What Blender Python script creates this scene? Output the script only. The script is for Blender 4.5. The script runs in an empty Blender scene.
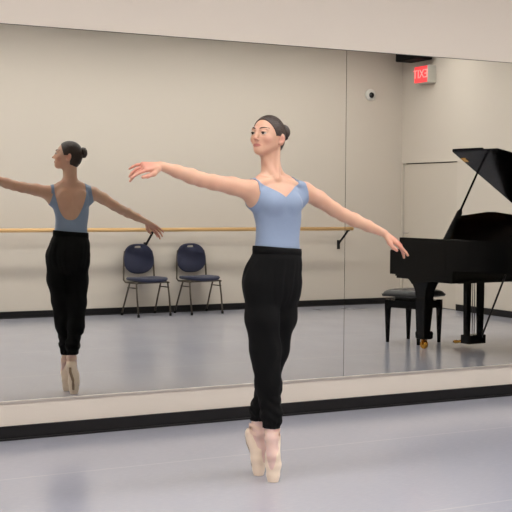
import bpy, math
import numpy as np
from mathutils import Vector, Matrix

sc = bpy.context.scene
COL = sc.collection
PI = math.pi

# ------------------------------------------------------------------ materials
def new_mat(name):
    m = bpy.data.materials.new(name); m.use_nodes = True
    nt = m.node_tree
    return m, nt, nt.nodes['Principled BSDF']

def s2l(c):
    return tuple(((v/255)/12.92 if v/255 <= .04045 else ((v/255+.055)/1.055)**2.4) for v in c) + (1,)

def mat(name, rgb, rough=.5, metal=0, var=.04, scale=20, bump=0, bscale=80, coat=0, spec=.5, sheen=0, sss=0):
    m, nt, b = new_mat(name)
    c = s2l(rgb)
    tc = nt.nodes.new('ShaderNodeTexCoord')
    n = nt.nodes.new('ShaderNodeTexNoise'); n.inputs['Scale'].default_value = scale
    n.inputs['Detail'].default_value = 4
    nt.links.new(tc.outputs['Object'], n.inputs['Vector'])
    r = nt.nodes.new('ShaderNodeMix'); r.data_type = 'RGBA'
    r.inputs[6].default_value = tuple(v*(1-var) for v in c[:3])+(1,)
    r.inputs[7].default_value = tuple(min(1, v*(1+var)) for v in c[:3])+(1,)
    nt.links.new(n.outputs['Fac'], r.inputs[0])
    nt.links.new(r.outputs[2], b.inputs['Base Color'])
    b.inputs['Roughness'].default_value = rough
    b.inputs['Metallic'].default_value = metal
    b.inputs['Specular IOR Level'].default_value = spec
    if coat: b.inputs['Coat Weight'].default_value = coat; b.inputs['Coat Roughness'].default_value = .05
    if sheen: b.inputs['Sheen Weight'].default_value = sheen; b.inputs['Sheen Roughness'].default_value = .5
    if sss:
        b.inputs['Subsurface Weight'].default_value = sss
        b.inputs['Subsurface Radius'].default_value = (1, .35, .2)
        b.inputs['Subsurface Scale'].default_value = .006
    if bump:
        n2 = nt.nodes.new('ShaderNodeTexNoise'); n2.inputs['Scale'].default_value = bscale
        n2.inputs['Detail'].default_value = 6
        nt.links.new(tc.outputs['Object'], n2.inputs['Vector'])
        bp = nt.nodes.new('ShaderNodeBump'); bp.inputs['Strength'].default_value = bump
        bp.inputs['Distance'].default_value = .01
        nt.links.new(n2.outputs['Fac'], bp.inputs['Height'])
        nt.links.new(bp.outputs['Normal'], b.inputs['Normal'])
    return m

def emit_mat(name, rgb, strength):
    m, nt, b = new_mat(name)
    b.inputs['Base Color'].default_value = s2l(rgb)
    b.inputs['Emission Color'].default_value = s2l(rgb)
    b.inputs['Emission Strength'].default_value = strength
    return m

WALL = mat('painted_wall', (212, 203, 192), .75, var=.015, scale=1.5, bump=.05, bscale=140)
DOORM = mat('painted_door', (208, 199, 187), .6, var=.01, scale=2)
CEIL = mat('ceiling_tile', (172, 170, 166), .9, var=.02, bump=.2, bscale=200)
BASE = mat('black_vinyl_base', (20, 19, 21), .45, spec=.3, var=.15, scale=8)
BLACKM = mat('black_metal', (24, 24, 25), .4, metal=.3)
CHROME = mat('channel_metal', (196, 188, 180), .35, metal=.6)
WOODB = None
PIANO = mat('black_piano_lacquer', (8, 8, 9), .14, var=.1, spec=.14)
PIANOD = mat('dark_red_lacquer', (22, 9, 8), .2, coat=.4, var=.2)
PWOOD = mat('spruce_wood', (150, 95, 48), .45, var=.25, scale=9)
BRASS = mat('brass', (214, 160, 70), .25, metal=1)
IRON = mat('gold_iron_plate', (165, 120, 60), .35, metal=.7)
IVORY = mat('ivory_keys', (235, 230, 218), .25)
LEATH = mat('black_leather', (13, 13, 14), .3, bump=.25, bscale=90)
NAVY = mat('navy_upholstery', (38, 42, 68), .9, var=.15, scale=60, bump=.3, bscale=300, sheen=.2)
TUBE = mat('bronze_grey_tube', (92, 84, 74), .35, metal=.8)
RUB = mat('black_rubber', (14, 14, 14), .8, spec=.2)
WHITEP = mat('white_plastic', (222, 220, 214), .4)
GREYP = mat('grey_plastic', (190, 188, 180), .45)
GLASSB = mat('black_lens', (10, 10, 12), .08, coat=.5)
SATIN = mat('satin_pointe', (236, 216, 194), .42, var=.04, scale=30, sheen=.2)
SOLE = mat('shoe_sole', (150, 126, 102), .6)
TIGHTS = mat('ribbon_pink', (226, 196, 178), .45, var=.03)
LEO = mat('blue_leotard', (131, 148, 175), .62, var=.03, scale=60, bump=.03, bscale=500, sheen=.12)
TROU = mat('black_trousers', (7, 7, 8), .9, var=.15, scale=20, bump=.15, bscale=60, spec=.2)
HAIR = mat('brown_hair', (48, 33, 26), .42, var=.35, scale=70, bump=.3, bscale=90)
BROW = mat('brow_hair', (58, 38, 30), .8)
LASH = mat('dark_lash', (22, 15, 14), .7)
EYEW = mat('eye_white', (186, 172, 164), .3)
IRIS = mat('brown_iris', (48, 28, 18), .2)
LIP = mat('lips', (178, 98, 92), .45)
LAMP = emit_mat('lamp_diffuser', (255, 252, 249), 14.5)
LAMPB = emit_mat('lamp_diffuser_bright', (255, 252, 249), 23.0)
EXITR = emit_mat('exit_red', (255, 70, 75), .9)
EXITW = emit_mat('exit_letter', (255, 150, 148), 1.0)

def wood_bar():
    m, nt, b = new_mat('barre_wood')
    tc = nt.nodes.new('ShaderNodeTexCoord'); mp = nt.nodes.new('ShaderNodeMapping')
    mp.inputs['Scale'].default_value = (1.2, 30, 30)
    n = nt.nodes.new('ShaderNodeTexNoise'); n.inputs['Scale'].default_value = 3
    cr = nt.nodes.new('ShaderNodeValToRGB')
    cr.color_ramp.elements[0].color = s2l((214, 166, 104)); cr.color_ramp.elements[1].color = s2l((236, 198, 142))
    nt.links.new(tc.outputs['Object'], mp.inputs['Vector']); nt.links.new(mp.outputs[0], n.inputs['Vector'])
    nt.links.new(n.outputs['Fac'], cr.inputs[0]); nt.links.new(cr.outputs[0], b.inputs['Base Color'])
    b.inputs['Roughness'].default_value = .35
    return m
WOODB = wood_bar()

def skin_mat():
    m, nt, b = new_mat('skin')
    tc = nt.nodes.new('ShaderNodeTexCoord')
    n = nt.nodes.new('ShaderNodeTexNoise'); n.inputs['Scale'].default_value = 14; n.inputs['Detail'].default_value = 5
    nt.links.new(tc.outputs['Object'], n.inputs['Vector'])
    r = nt.nodes.new('ShaderNodeMix'); r.data_type = 'RGBA'
    r.inputs[6].default_value = s2l((203, 158, 133)); r.inputs[7].default_value = s2l((215, 172, 148))
    nt.links.new(n.outputs['Fac'], r.inputs[0])
    at = nt.nodes.new('ShaderNodeAttribute'); at.attribute_name = 'tint'
    sp = nt.nodes.new('ShaderNodeSeparateColor'); nt.links.new(at.outputs['Color'], sp.inputs[0])
    r2 = nt.nodes.new('ShaderNodeMix'); r2.data_type = 'RGBA'     # lips
    nt.links.new(sp.outputs[0], r2.inputs[0]); nt.links.new(r.outputs[2], r2.inputs[6])
    r2.inputs[7].default_value = s2l((170, 96, 88))
    r3 = nt.nodes.new('ShaderNodeMix'); r3.data_type = 'RGBA'     # flushed hands and cheeks
    nt.links.new(sp.outputs[1], r3.inputs[0]); nt.links.new(r2.outputs[2], r3.inputs[6])
    r3.inputs[7].default_value = s2l((200, 132, 116))
    r4 = nt.nodes.new('ShaderNodeMix'); r4.data_type = 'RGBA'     # pink tights on the feet
    nt.links.new(sp.outputs[2], r4.inputs[0]); nt.links.new(r3.outputs[2], r4.inputs[6])
    r4.inputs[7].default_value = s2l((222, 190, 180))
    nt.links.new(r4.outputs[2], b.inputs['Base Color'])
    b.inputs['Roughness'].default_value = .5
    b.inputs['Subsurface Weight'].default_value = .25
    b.inputs['Subsurface Radius'].default_value = (1, .35, .2)
    b.inputs['Subsurface Scale'].default_value = .008
    return m
SKIN = skin_mat()

def mirror_mat():
    m, nt, b = new_mat('mirror_glass')
    b.inputs['Base Color'].default_value = (.70, .705, .665, 1)
    b.inputs['Metallic'].default_value = 1
    b.inputs['Roughness'].default_value = 0.0
    return m
MIRROR = mirror_mat()

def floor_mat():
    m, nt, b = new_mat('grey_dance_vinyl')
    tc = nt.nodes.new('ShaderNodeTexCoord')
    def noise(scale, det, mp=None, vec=None):
        n = nt.nodes.new('ShaderNodeTexNoise'); n.inputs['Scale'].default_value = scale; n.inputs['Detail'].default_value = det
        if mp:
            k = nt.nodes.new('ShaderNodeMapping'); k.inputs['Scale'].default_value = mp
            nt.links.new(tc.outputs['Object'], k.inputs['Vector']); nt.links.new(k.outputs[0], n.inputs['Vector'])
        else: nt.links.new(tc.outputs['Object'], n.inputs['Vector'])
        return n
    def mix(f, a, c):
        x = nt.nodes.new('ShaderNodeMix'); x.data_type = 'RGBA'
        if hasattr(f, 'links'): nt.links.new(f, x.inputs[0])
        else: x.inputs[0].default_value = f
        for s, i in ((a, 6), (c, 7)):
            if hasattr(s, 'links'): nt.links.new(s, x.inputs[i])
            else: x.inputs[i].default_value = s
        return x.outputs[2]
    def ramp(f, p0, p1, lo=0, hi=1):
        r = nt.nodes.new('ShaderNodeMapRange'); r.inputs[1].default_value = p0; r.inputs[2].default_value = p1
        r.inputs[3].default_value = lo; r.inputs[4].default_value = hi
        nt.links.new(f, r.inputs[0]); return r.outputs[0]
    n1 = noise(.8, 4); n2 = noise(2.2, 3, (1, .6, 1)); n3 = noise(40, 5, (.5, 3.5, 1))
    base = mix(n1.outputs['Fac'], s2l((163, 164, 176)), s2l((171, 172, 184)))
    base = mix(ramp(n2.outputs['Fac'], 0, 1, 0, .3), base, s2l((156, 157, 170)))
    base = mix(ramp(n3.outputs['Fac'], .45, .75, 0, .16), base, s2l((205, 204, 208)))
    # pale tape seams between the vinyl strips, parallel to the mirror wall
    sx = nt.nodes.new('ShaderNodeSeparateXYZ'); nt.links.new(tc.outputs['Object'], sx.inputs[0])
    def mth(op, a, v):
        k = nt.nodes.new('ShaderNodeMath'); k.operation = op
        nt.links.new(a, k.inputs[0])
        if hasattr(v, 'links'): nt.links.new(v, k.inputs[1])
        elif v is not None: k.inputs[1].default_value = v
        return k.outputs[0]
    t = mth('ADD', sx.outputs[1], .95 + 1.44*6)
    t = mth('MODULO', t, 1.44); t = mth('SUBTRACT', t, .72); t = mth('ABSOLUTE', t, None)
    seam = ramp(t, .710, .718, 0, .3)
    base = mix(seam, base, s2l((205, 203, 205)))
    nt.links.new(base, b.inputs['Base Color'])
    rr = ramp(n2.outputs['Fac'], 0, 1, .11, .24)
    nt.links.new(rr, b.inputs['Roughness']); b.inputs['Specular IOR Level'].default_value = .6
    bp = nt.nodes.new('ShaderNodeBump'); bp.inputs['Strength'].default_value = .04; bp.inputs['Distance'].default_value = .01

    return m
FLOOR = floor_mat()

# ------------------------------------------------------------------ mesh helpers
class MB:
    def __init__(s): s.v = []; s.f = []
    def add(s, vs, fs):
        n = len(s.v); s.v += [tuple(map(float, v)) for v in vs]; s.f += [tuple(i+n for i in f) for f in fs]; return s
    def box(s, x0, x1, y0, y1, z0, z1, M=None):
        vs = [Vector((x, y, z)) for z in (z0, z1) for y in (y0, y1) for x in (x0, x1)]
        if M is not None: vs = [M @ v for v in vs]
        return s.add(vs, [(0, 2, 3, 1), (4, 5, 7, 6), (0, 1, 5, 4), (2, 6, 7, 3), (0, 4, 6, 2), (1, 3, 7, 5)])
    def rings(s, rings, close=True, cap=True):
        n = len(rings[0]); vs = [p for r in rings for p in r]; fs = []
        for i in range(len(rings)-1):
            for j in range(n if close else n-1):
                k = (j+1) % n
                fs.append((i*n+j, i*n+k, (i+1)*n+k, (i+1)*n+j))
        if cap: fs.append(tuple(range(n-1, -1, -1))); fs.append(tuple((len(rings)-1)*n+j for j in range(n)))
        return s.add(vs, fs)
    def tube(s, pts, r, seg=10):
        pts = [Vector(p) for p in pts]; R = r if hasattr(r, '__len__') else [r]*len(pts)
        rings = []; up = None
        for i, p in enumerate(pts):
            t = (pts[min(i+1, len(pts)-1)]-pts[max(i-1, 0)]).normalized()
            if up is None:
                up = Vector((0, 0, 1)) if abs(t.z) < .9 else Vector((1, 0, 0))
            a = (up - t*up.dot(t)).normalized(); b = t.cross(a); up = a
            rings.append([p+(a*math.cos(q)+b*math.sin(q))*R[i] for q in [2*PI*k/seg for k in range(seg)]])
        return s.rings(rings)
    def lathe(s, prof, c=(0, 0, 0), seg=24, M=None):
        rings = [[Vector((r*math.cos(q), r*math.sin(q), z)) for q in [2*PI*k/seg for k in range(seg)]] for r, z in prof]
        if M is not None: rings = [[M @ p for p in r] for r in rings]
        c = Vector(c); return s.rings([[p+c for p in r] for r in rings])
    def prism(s, out, fn):      # out: list of 2D points; fn(pt, side) -> 3D
        return s.rings([[fn(p, 0) for p in out], [fn(p, 1) for p in out]])

def obj(name, mb, material, parent=None, bevel=0, smooth=False, origin=None, label=None, sub=0, local=False):
    vs = mb.v if isinstance(mb, MB) else mb[0]; fs = mb.f if isinstance(mb, MB) else mb[1]
    vs = np.asarray(vs, dtype=float)
    if local: org = np.zeros(3)
    elif parent is not None: org = np.array(world_loc(parent))
    else:
        org = np.array(origin) if origin is not None else np.array([(vs[:, 0].min()+vs[:, 0].max())/2, (vs[:, 1].min()+vs[:, 1].max())/2, vs[:, 2].min()])
    me = bpy.data.meshes.new(name)
    me.from_pydata((vs-org).tolist(), [], fs if isinstance(fs, list) else fs.tolist())
    me.validate(); me.update()
    import bmesh
    bm = bmesh.new(); bm.from_mesh(me); bmesh.ops.recalc_face_normals(bm, faces=bm.faces); bm.to_mesh(me); bm.free()
    if smooth: me.polygons.foreach_set('use_smooth', [True]*len(me.polygons))
    me.materials.append(material)
    o = bpy.data.objects.new(name, me); COL.objects.link(o)
    if parent is not None: o.parent = parent
    else: o.location = org
    if bevel:
        b = o.modifiers.new('bevel', 'BEVEL'); b.width = bevel; b.segments = 2; b.limit_method = 'ANGLE'; b.angle_limit = math.radians(35)
    if sub:
        b = o.modifiers.new('sub', 'SUBSURF'); b.levels = b.render_levels = sub
    if label: o['label'] = label
    return o

def world_loc(o):
    p = Vector(o.location)
    while o.parent: o = o.parent; p += Vector(o.location)
    return p

def tag(o, label, cat, group=None):
    o['label'] = label; o['category'] = cat
    if group: o['group'] = group
    return o
def struct(name, mb, m, **k):
    o = obj(name, mb, m, **k); o['kind'] = 'structure'; return o
def thing(name, loc, label, cat, group=None):
    o = bpy.data.objects.new(name, None); o.empty_display_size = .1; COL.objects.link(o); o.location = loc
    return tag(o, label, cat, group)
def dup(root, loc, rz, label):
    r = root.copy(); COL.objects.link(r); r.location = loc; r.rotation_euler = (0, 0, rz); r['label'] = label
    for ch in list(root.children):
        c = ch.copy(); COL.objects.link(c); c.parent = r
        for g in ch.children:
            d = g.copy(); COL.objects.link(d); d.parent = c
    return r

# ------------------------------------------------------------------ the room
X0, X1, YF, HC = -3.0, 9.478, -6.943, 3.62
BH = .083
MT, MBt = 2.398, .214          # mirror top and bottom
struct('floor', MB().box(X0-.1, X1+.1, YF-.1, .1, -.1, 0), FLOOR, origin=(0, 0, 0))
struct('ceiling', MB().box(X0-.1, X1+.1, YF-.1, .1, HC, HC+.1), CEIL)
struct('wall_back', MB().box(X0-.1, X1+.1, 0, .1, 0, MBt).box(X0-.1, X1+.1, .008, .1, MBt, MT).box(X0-.1, X1+.1, 0, .1, MT, HC), WALL)
struct('wall_front', MB().box(X0-.1, X1+.1, YF-.1, YF, 0, HC), WALL)
struct('wall_left', MB().box(X0-.1, X0, YF, 0, 0, HC), WALL)
DY0, DY1, DZ = -6.915, -5.69, 1.935
struct('wall_right', MB().box(X1, X1+.1, DY1, 0, 0, HC).box(X1, X1+.1, YF, DY0, 0, HC).box(X1, X1+.1, DY0, DY1, DZ, HC), WALL)
d1 = struct('door_1', MB().box(X1+.022, X1+.06, DY0+.012, DY1-.012, .008, DZ-.014), DOORM)
obj('door_handle', MB().tube([(X1+.022, DY0+.09, .98), (X1-.03, DY0+.09, .98), (X1-.035, DY0+.2, .98)], .011), CHROME, d1, smooth=True)
struct('trim_door_1', MB().box(X1+.06, X1+.09, DY0, DY1, 0, DZ), BLACKM)

def baseboard(name, prof_box):
    return struct(name, prof_box, BASE, bevel=.003)
baseboard('baseboard_back', MB().box(X0, X1, -.012, 0, 0, BH).box(X0, X1, -.026, -.012, 0, .012))
baseboard('baseboard_front', MB().box(X0, X1, YF, YF+.012, 0, BH).box(X0, X1, YF+.012, YF+.026, 0, .012))
baseboard('baseboard_left', MB().box(X0, X0+.012, YF+.026, -.026, 0, BH))
baseboard('baseboard_right', MB().box(X1-.012, X1, DY1+.02, -.026, 0, BH))

# mirrors, set flush in the wall above the low kick wall
PAN = [(1.2, 4.2075), (4.2105, 7.2)]
labs = ['large wall mirror left of the thin vertical seam, reflecting dancer and chairs',
        'large wall mirror right of the thin vertical seam, reflecting the piano']
for (a, b), lb in zip(PAN, labs):
    o = obj('wall_mirror', MB().box(a, b, 0, .006, MBt+.012, MT-.004), MIRROR)
    tag(o, lb, 'mirror', 'mirrors along the studio wall')
struct('trim_1', MB().box(1.2, 7.2, -.006, 0.0, MBt-.002, MBt+.014), CHROME, bevel=.002)
struct('trim_2', MB().box(1.2, 7.2, .0055, .0078, MBt+.014, MT-.004).box(1.2, 7.2, 0, .006, MT-.0035, MT-.0005), BLACKM)
struct('trim_3', MB().box(X0, 1.199, .0, .007, MBt, MT).box(7.201, X1, .0, .007, MBt, MT), WALL)

# ------------------------------------------------------------------ ceiling lights : three continuous rows
for yc, lb in ((-5.62, 'long ceiling light strip nearest the barre wall'), (-3.72, 'long ceiling light strip over the middle of the studio'),
               (-1.9, 'long ceiling light strip nearest the mirrors')):
    t = thing('ceiling_light', (3.2, yc, HC), lb, 'light', 'ceiling light strips')
    obj('light_frame', MB().box(-2.6, 9.0, yc-.15, yc-.12, HC-.03, HC-.001).box(-2.6, 9.0, yc+.12, yc+.15, HC-.03, HC-.001)
        .box(-2.63, -2.6, yc-.15, yc+.15, HC-.03, HC-.001).box(9.0, 9.03, yc-.15, yc+.15, HC-.03, HC-.001), WHITEP, t)
    obj('diffuser', MB().box(-2.6, 9.0, yc-.12, yc+.12, HC-.012, HC-.002), LAMPB if yc < -5 else LAMP, t)

# ------------------------------------------------------------------ barre on the far wall
BY, BZ = YF+.22, 1.042
br = thing('ballet_barre', (3, YF+.1, 0.8), 'long pale wooden ballet barre on the wall behind the two chairs', 'barre')
obj('rail', MB().tube([(-2.8, BY, BZ), (8.55, BY, BZ)], .024, 20), WOODB, br, smooth=True)
for bx in (5.66, 8.47, 2.85, .04, -2.7):
    m = MB().tube([(bx, BY, BZ-.03), (bx-.005, BY-.04, BZ-.07), (bx-.01, YF+.03, BZ-.19), (bx-.01, YF+.012, BZ-.23)], [.014, .014, .014, .016], 10)
    m.box(bx-.03, bx+.01, YF, YF+.014, BZ-.28, BZ-.16)
    m.box(bx-.02, bx+.02, BY-.02, BY+.02, BZ-.036, BZ-.02)
    obj('bracket', m, BLACKM, br, smooth=False)

# ------------------------------------------------------------------ exit sign, dome camera, corner speaker
ex = thing('exit_sign', (X1, -6.317, 2.98), 'lit red exit sign high on the wall above the door', 'sign')
obj('housing', MB().box(X1-.14, X1-.0, -6.466, -6.168, 2.98, 3.215), GREYP, ex, bevel=.008)
obj('sign_face', MB().box(X1-.148, X1-.141, -6.458, -6.176, 2.99, 3.205), EXITR, ex, bevel=.002)
tcv = bpy.data.curves.new('exit_text', 'FONT'); tcv.body = 'EXIT'; tcv.size = .16; tcv.extrude = .002; tcv.align_x = 'CENTER'; tcv.align_y = 'CENTER'
to = bpy.data.objects.new('tmp_text', tcv); COL.objects.link(to)
bpy.context.view_layer.update()
tm = bpy.data.meshes.new_from_object(to.evaluated_get(bpy.context.evaluated_depsgraph_get()))
bpy.data.objects.remove(to)
lm = bpy.data.objects.new('lettering', tm); COL.objects.link(lm); tm.materials.clear(); tm.materials.append(EXITW)
lm.parent = ex
lm.matrix_local = Matrix.Translation((-.151, 0, .118)) @ Matrix(((0, 0, -1, 0), (-1, 0, 0, 0), (0, 1, 0, 0), (0, 0, 0, 1)))

cm = thing('security_camera', (8.944, YF, 2.8), 'small white dome camera with black lens high on the far wall', 'camera')
R90 = Matrix.Rotation(-PI/2, 4, 'X')
obj('mount', MB().lathe([(.0, 0), (.078, 0), (.08, .02), (.066, .036), (.0, .037)], (8.944, YF, 2.855), 28, R90), WHITEP, cm, smooth=True)
obj('lens_ball', MB().lathe([(0, .03), (.036, .034), (.040, .042), (.034, .055), (.02, .062), (0, .064)], (8.944, YF, 2.85), 24, R90), GLASSB, cm, smooth=True)

spk = thing('wall_speaker', (9.30, -6.36, 3.28), 'black box speaker mounted high in the corner beside exit sign', 'speaker')
obj('cabinet', MB().box(9.16, 9.42, -6.66, -6.18, 3.285, 3.56), RUB, spk, bevel=.012)
obj('grille', MB().box(9.152, 9.16, -6.63, -6.21, 3.31, 3.54), RUB, spk, bevel=.003)
obj('bracket', MB().box(9.42, X1, -6.42, -6.3, 3.38, 3.48), BLACKM, spk)

# ------------------------------------------------------------------ stacking chairs
def make_chair(loc, rz, label):
    t = thing('stacking_chair', (0, 0, 0), label, 'chair', 'navy stacking chairs under the barre')
    # local frame: front is +y, width along x
    W = .225
    def pad(cx, cy, cz, rx, ry, th, fn, seg=40, pw=3.2):
        rings = []
        for k, (s, h) in enumerate(((.0, -1), (.80, -1), (.95, -.7), (1, 0), (.95, .7), (.8, 1), (0, 1))):
            ring = []
            for j in range(seg):
                q = 2*PI*j/seg; c, sn = math.cos(q), math.sin(q)
                e = 2/pw; x = rx*s*math.copysign(abs(c)**e, c); y = ry*s*math.copysign(abs(sn)**e, sn)
                ring.append(fn(x, y, h*th))
            rings.append(ring)
        return MB().rings(rings, cap=False)
    seat = pad(0, 0, 0, .235, .215, .024, lambda x, y, h: Vector((x, y+.01, .438+h - .10*max(0, y-.1)**2*6 + .01*(x/.2)**2)))
    obj('seat', seat, NAVY, t, smooth=True)
    def backfn(x, y, h):
        z = .692+y; wid = 1-.12*max(0, y/.175); 
        droop = -.03*(1-(x/.21)**2) if y < 0 else .012*(1-(x/.2)**2)
        yy = -.178-.085*(z-.45) + .35*(x**2)
        return Vector((x*wid, yy+h, z+droop*abs(y)/.165))
    # backrest with a hand slot: rings around the slot
    mb = MB(); seg = 48; rings = []
    prof = [(1.0, 0), (.985, .010), (.94, .016), (.7, .018), (.45, .018)]
    def outer(q, s):
        c, sn = math.cos(q), math.sin(q); e = 2/3.0
        return (.214*s*math.copysign(abs(c)**e, c), .163*s*math.copysign(abs(sn)**e, sn))
    def slot(q):
        c, sn = math.cos(q), math.sin(q); e = 2/4
        return (.052*math.copysign(abs(c)**e, c), .128+.012*math.copysign(abs(sn)**e, sn))
    def ring(kf, h, f):
        out = []
        for j in range(seg):
            q = 2*PI*j/seg; o = outer(q, 1); i = slot(q)
            x = o[0]*(1-f)+i[0]*f; y = o[1]*(1-f)+i[1]*f
            out.append(backfn(x, y, h))
        return out
    fr = [(0, 0), (.012, .010), (.06, .016), (.3, .017), (.6, .017), (.92, .015), (1, .010)]
    rs = [ring(0, h, f) for f, h in fr] + [ring(0, -h, f) for f, h in reversed(fr[1:])]
    rs.append(rs[0]); mb.rings(rs, cap=False)
    obj('backrest', mb, NAVY, t, smooth=True)
    for s in (-1, 1):
        # rear upright continues from seat rail up around the back
        pts = [(s*.222, .16, .405), (s*.226, -.12, .405), (s*.220, -.172, .43), (s*.215, -.180, .56), (s*.207, -.186, .70), (s*.192, -.196, .78)]
        obj('back_frame', MB().tube(pts, .0105, 10), TUBE, t, smooth=True)
        for yt, yb, xb in ((.13, .19, .226), (-.02, -.185, .236)):
            lg = obj('leg', MB().tube([(s*.222, yt, .41), (s*.228, yt+(yb-yt)*.5, .22), (s*xb, yb, .02)], .0105, 10), TUBE, t, smooth=True)
            obj('foot_cap', MB().lathe([(0, 0), (.015, 0), (.016, .03), (.0, .031)], (s*xb, yb, 0), 12), RUB, lg, smooth=True)
        obj('side_brace', MB().tube([(s*.225, .155, .345), (s*.225, -.065, .345)], .007, 8), TUBE, t, smooth=True)
    obj('seat_rail', MB().tube([(-.222, .12, .405), (.222, .12, .405)], .009, 8).tube([(-.222, -.1, .405), (.222, -.1, .405)], .009, 8), TUBE, t, smooth=True)
    t.location = loc; t.rotation_euler = (0, 0, rz)
    return t
chair = make_chair((5.555, -6.665, 0), math.radians(-9), 'navy padded stacking chair against the wall, left of the two in the mirror')
dup(chair, (6.265, -6.675, 0), math.radians(-8), 'navy padded stacking chair against the wall, right of the two in the mirror')

# ------------------------------------------------------------------ grand piano
PO = Vector((6.552, -2.858, 0))
_a = math.radians(175)
PD = Vector((math.sin(_a), -math.cos(_a), 0)); PW = Vector((-math.cos(_a), -math.sin(_a), 0))
PW = Vector((math.sin(math.radians(85)), -math.cos(math.radians(85)), 0))
def pp(a, b, z): return PO + PD*a + PW*b + Vector((0, 0, z))
PWID = 1.5
pn = thing('grand_piano', tuple(PO+PD*.9+PW*.75), 'black grand piano with raised lid standing beside the padded bench', 'piano')
def pbox(a0, a1, b0, b1, z0, z1, mb=None):
    mb = mb or MB()
    vs = [pp(a, b, z) for z in (z0, z1) for b in (b0, b1) for a in (a0, a1)]
    return mb.add(vs, [(0, 2, 3, 1), (4, 5, 7, 6), (0, 1, 5, 4), (2, 6, 7, 3), (0, 4, 6, 2), (1, 3, 7, 5)])
def catmull(P, n=8):
    out = []; P = [Vector(p) for p in P]
    for i in range(len(P)-1):
        p0 = P[max(i-1, 0)]; p1 = P[i]; p2 = P[i+1]; p3 = P[min(i+2, len(P)-1)]
        for k in range(n):
            t = k/n
            out.append(.5*((2*p1)+(p2-p0)*t+(2*p0-5*p1+4*p2-p3)*t*t+(3*p1-p0-3*p2+p3)*t**3))
    out.append(P[-1]); return out
bent = catmull([(.80, 0, 0), (1.12, .02, 0), (1.32, .12, 0), (1.48, .32, 0), (1.62, .60, 0), (1.74, .84, 0), (1.82, 1.05, 0), (1.84, 1.25, 0), (1.76, 1.42, 0), (1.62, 1.495, 0)], 6)
path = [Vector((.10, 0, 0)), Vector((.45, 0, 0))] + bent + [Vector((1.2, PWID, 0)), Vector((.6, PWID, 0)), Vector((.10, PWID, 0))]
def offset(path, d):
    out = []
    for i, p in enumerate(path):
        t = (path[min(i+1, len(path)-1)]-path[max(i-1, 0)]).normalized()
        n = Vector((-t.y, t.x, 0)); out.append(p+n*d)
    return out
inner = offset(path, .045)
if abs(inner[1].y) < .01 or inner[1].y < 0: inner = offset(path, -.045)
ZR0, ZR1 = .775, 1.058
mb = MB(); rings = [[pp(p.x, p.y, ZR0), pp(q.x, q.y, ZR0), pp(q.x, q.y, ZR1), pp(p.x, p.y, ZR1)] for p, q in zip(path, inner)]
mb.rings(rings); obj('case_rim', mb, PIANO, pn, bevel=.004)
sb = MB().prism([(p.x, p.y) for p in inner], lambda p, s: pp(p[0], p[1], .90+.02*s)); obj('soundboard', sb, PWOOD, pn)
pl = [(p.x, p.y) for p in offset(inner, .03 if inner[1].y > 0 and offset(inner, .03)[1].y > inner[1].y else -.03)]
pl = [p for p in pl if p[0] > .5]
obj('iron_plate', MB().prism(pl, lambda p, s: pp(p[0], p[1], .93+.012*s)), IRON, pn)
# underside beams
mb = MB()
pbox(.5, 1.55, .42, .50, .79, .90, mb); pbox(.5, 1.7, .95, 1.03, .79, .90, mb); pbox(.62, .70, .05, 1.45, .79, .90, mb)
obj('back_beam', mb, PWOOD, pn, bevel=.004)
# cheeks (the profiled arms at both ends of the keyboard)
prof = [(-.04, .70), (-.04, .925), (-.028, .938), (.085, .945), (.10, .95), (.10, 1.058), (.45, 1.058), (.76, 1.058), (.76, .78), (.86, .775), (.86, .665), (.84, .655), (.50, .655),
        (.47, .64), (.29, .62), (.265, .645), (.22, .675), (.16, .692), (.07, .70)]
for b0, b1 in ((-.004, .055), (PWID-.055, PWID+.004)):
    obj('cheek', MB().prism(prof, lambda p, s: pp(p[0], b0+(b1-b0)*s, p[1])), PIANO, pn, bevel=.004)
obj('keybed', pbox(-.01, .50, .055, PWID-.055, .66, .775), PIANO, pn, bevel=.004)
obj('key_slip', pbox(-.03, -.005, .055, PWID-.055, .68, .79), PIANO, pn, bevel=.003)
kb = pbox(-.003, .15, .11, PWID-.11, .735, .80)
kb_o = obj('keyboard', kb, IVORY, pn, bevel=.002)
mb = MB()
nw = 52; kw = (PWID-.22)/nw
for i in range(nw-1):
    if (i % 7) in (0, 2, 3, 5, 6): pbox(.05, .15, .11+kw*(i+1)-.0055, .11+kw*(i+1)+.0055, .80, .813, mb)
obj('black_keys', mb, PIANO, kb_o)
for b0, b1 in ((.056, .108), (PWID-.108, PWID-.056)):
    obj('key_block', pbox(-.003, .16, b0, b1, .735, .84), PIANO, pn, bevel=.004)
obj('fallboard', MB().prism([(.152, .80), (.19, .96), (.21, 1.0), (.235, 1.0), (.21, .90), (.18, .80)], lambda p, s: pp(p[0], .06+(PWID-.12)*s, p[1])), PIANO, pn, bevel=.003)
obj('music_shelf', pbox(.21, .62, .05, PWID-.05, 1.0, 1.02), PIANOD, pn, bevel=.003)
# music desk: arched board leaning towards the tail
pts = [(0, 0), (.89, 0), (.89, .225), (.84, .248), (.74, .254), (.62, .266), (.50, .278), (.40, .278), (.28, .266), (.16, .252), (.05, .242), (0, .225)]
obj('music_desk', MB().prism(pts, lambda p, s: pp(.335+.5*p[1]+.018*s, .375+p[0], 1.02+p[1]*1.04)), PIANOD, pn, bevel=.003)
for b in (.5, 1.1): 0 and obj('desk_prop', MB().tube([pp(.62, b, 1.03), pp(.44, b, 1.18)], .007, 6), BLACKM, pn)
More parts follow.
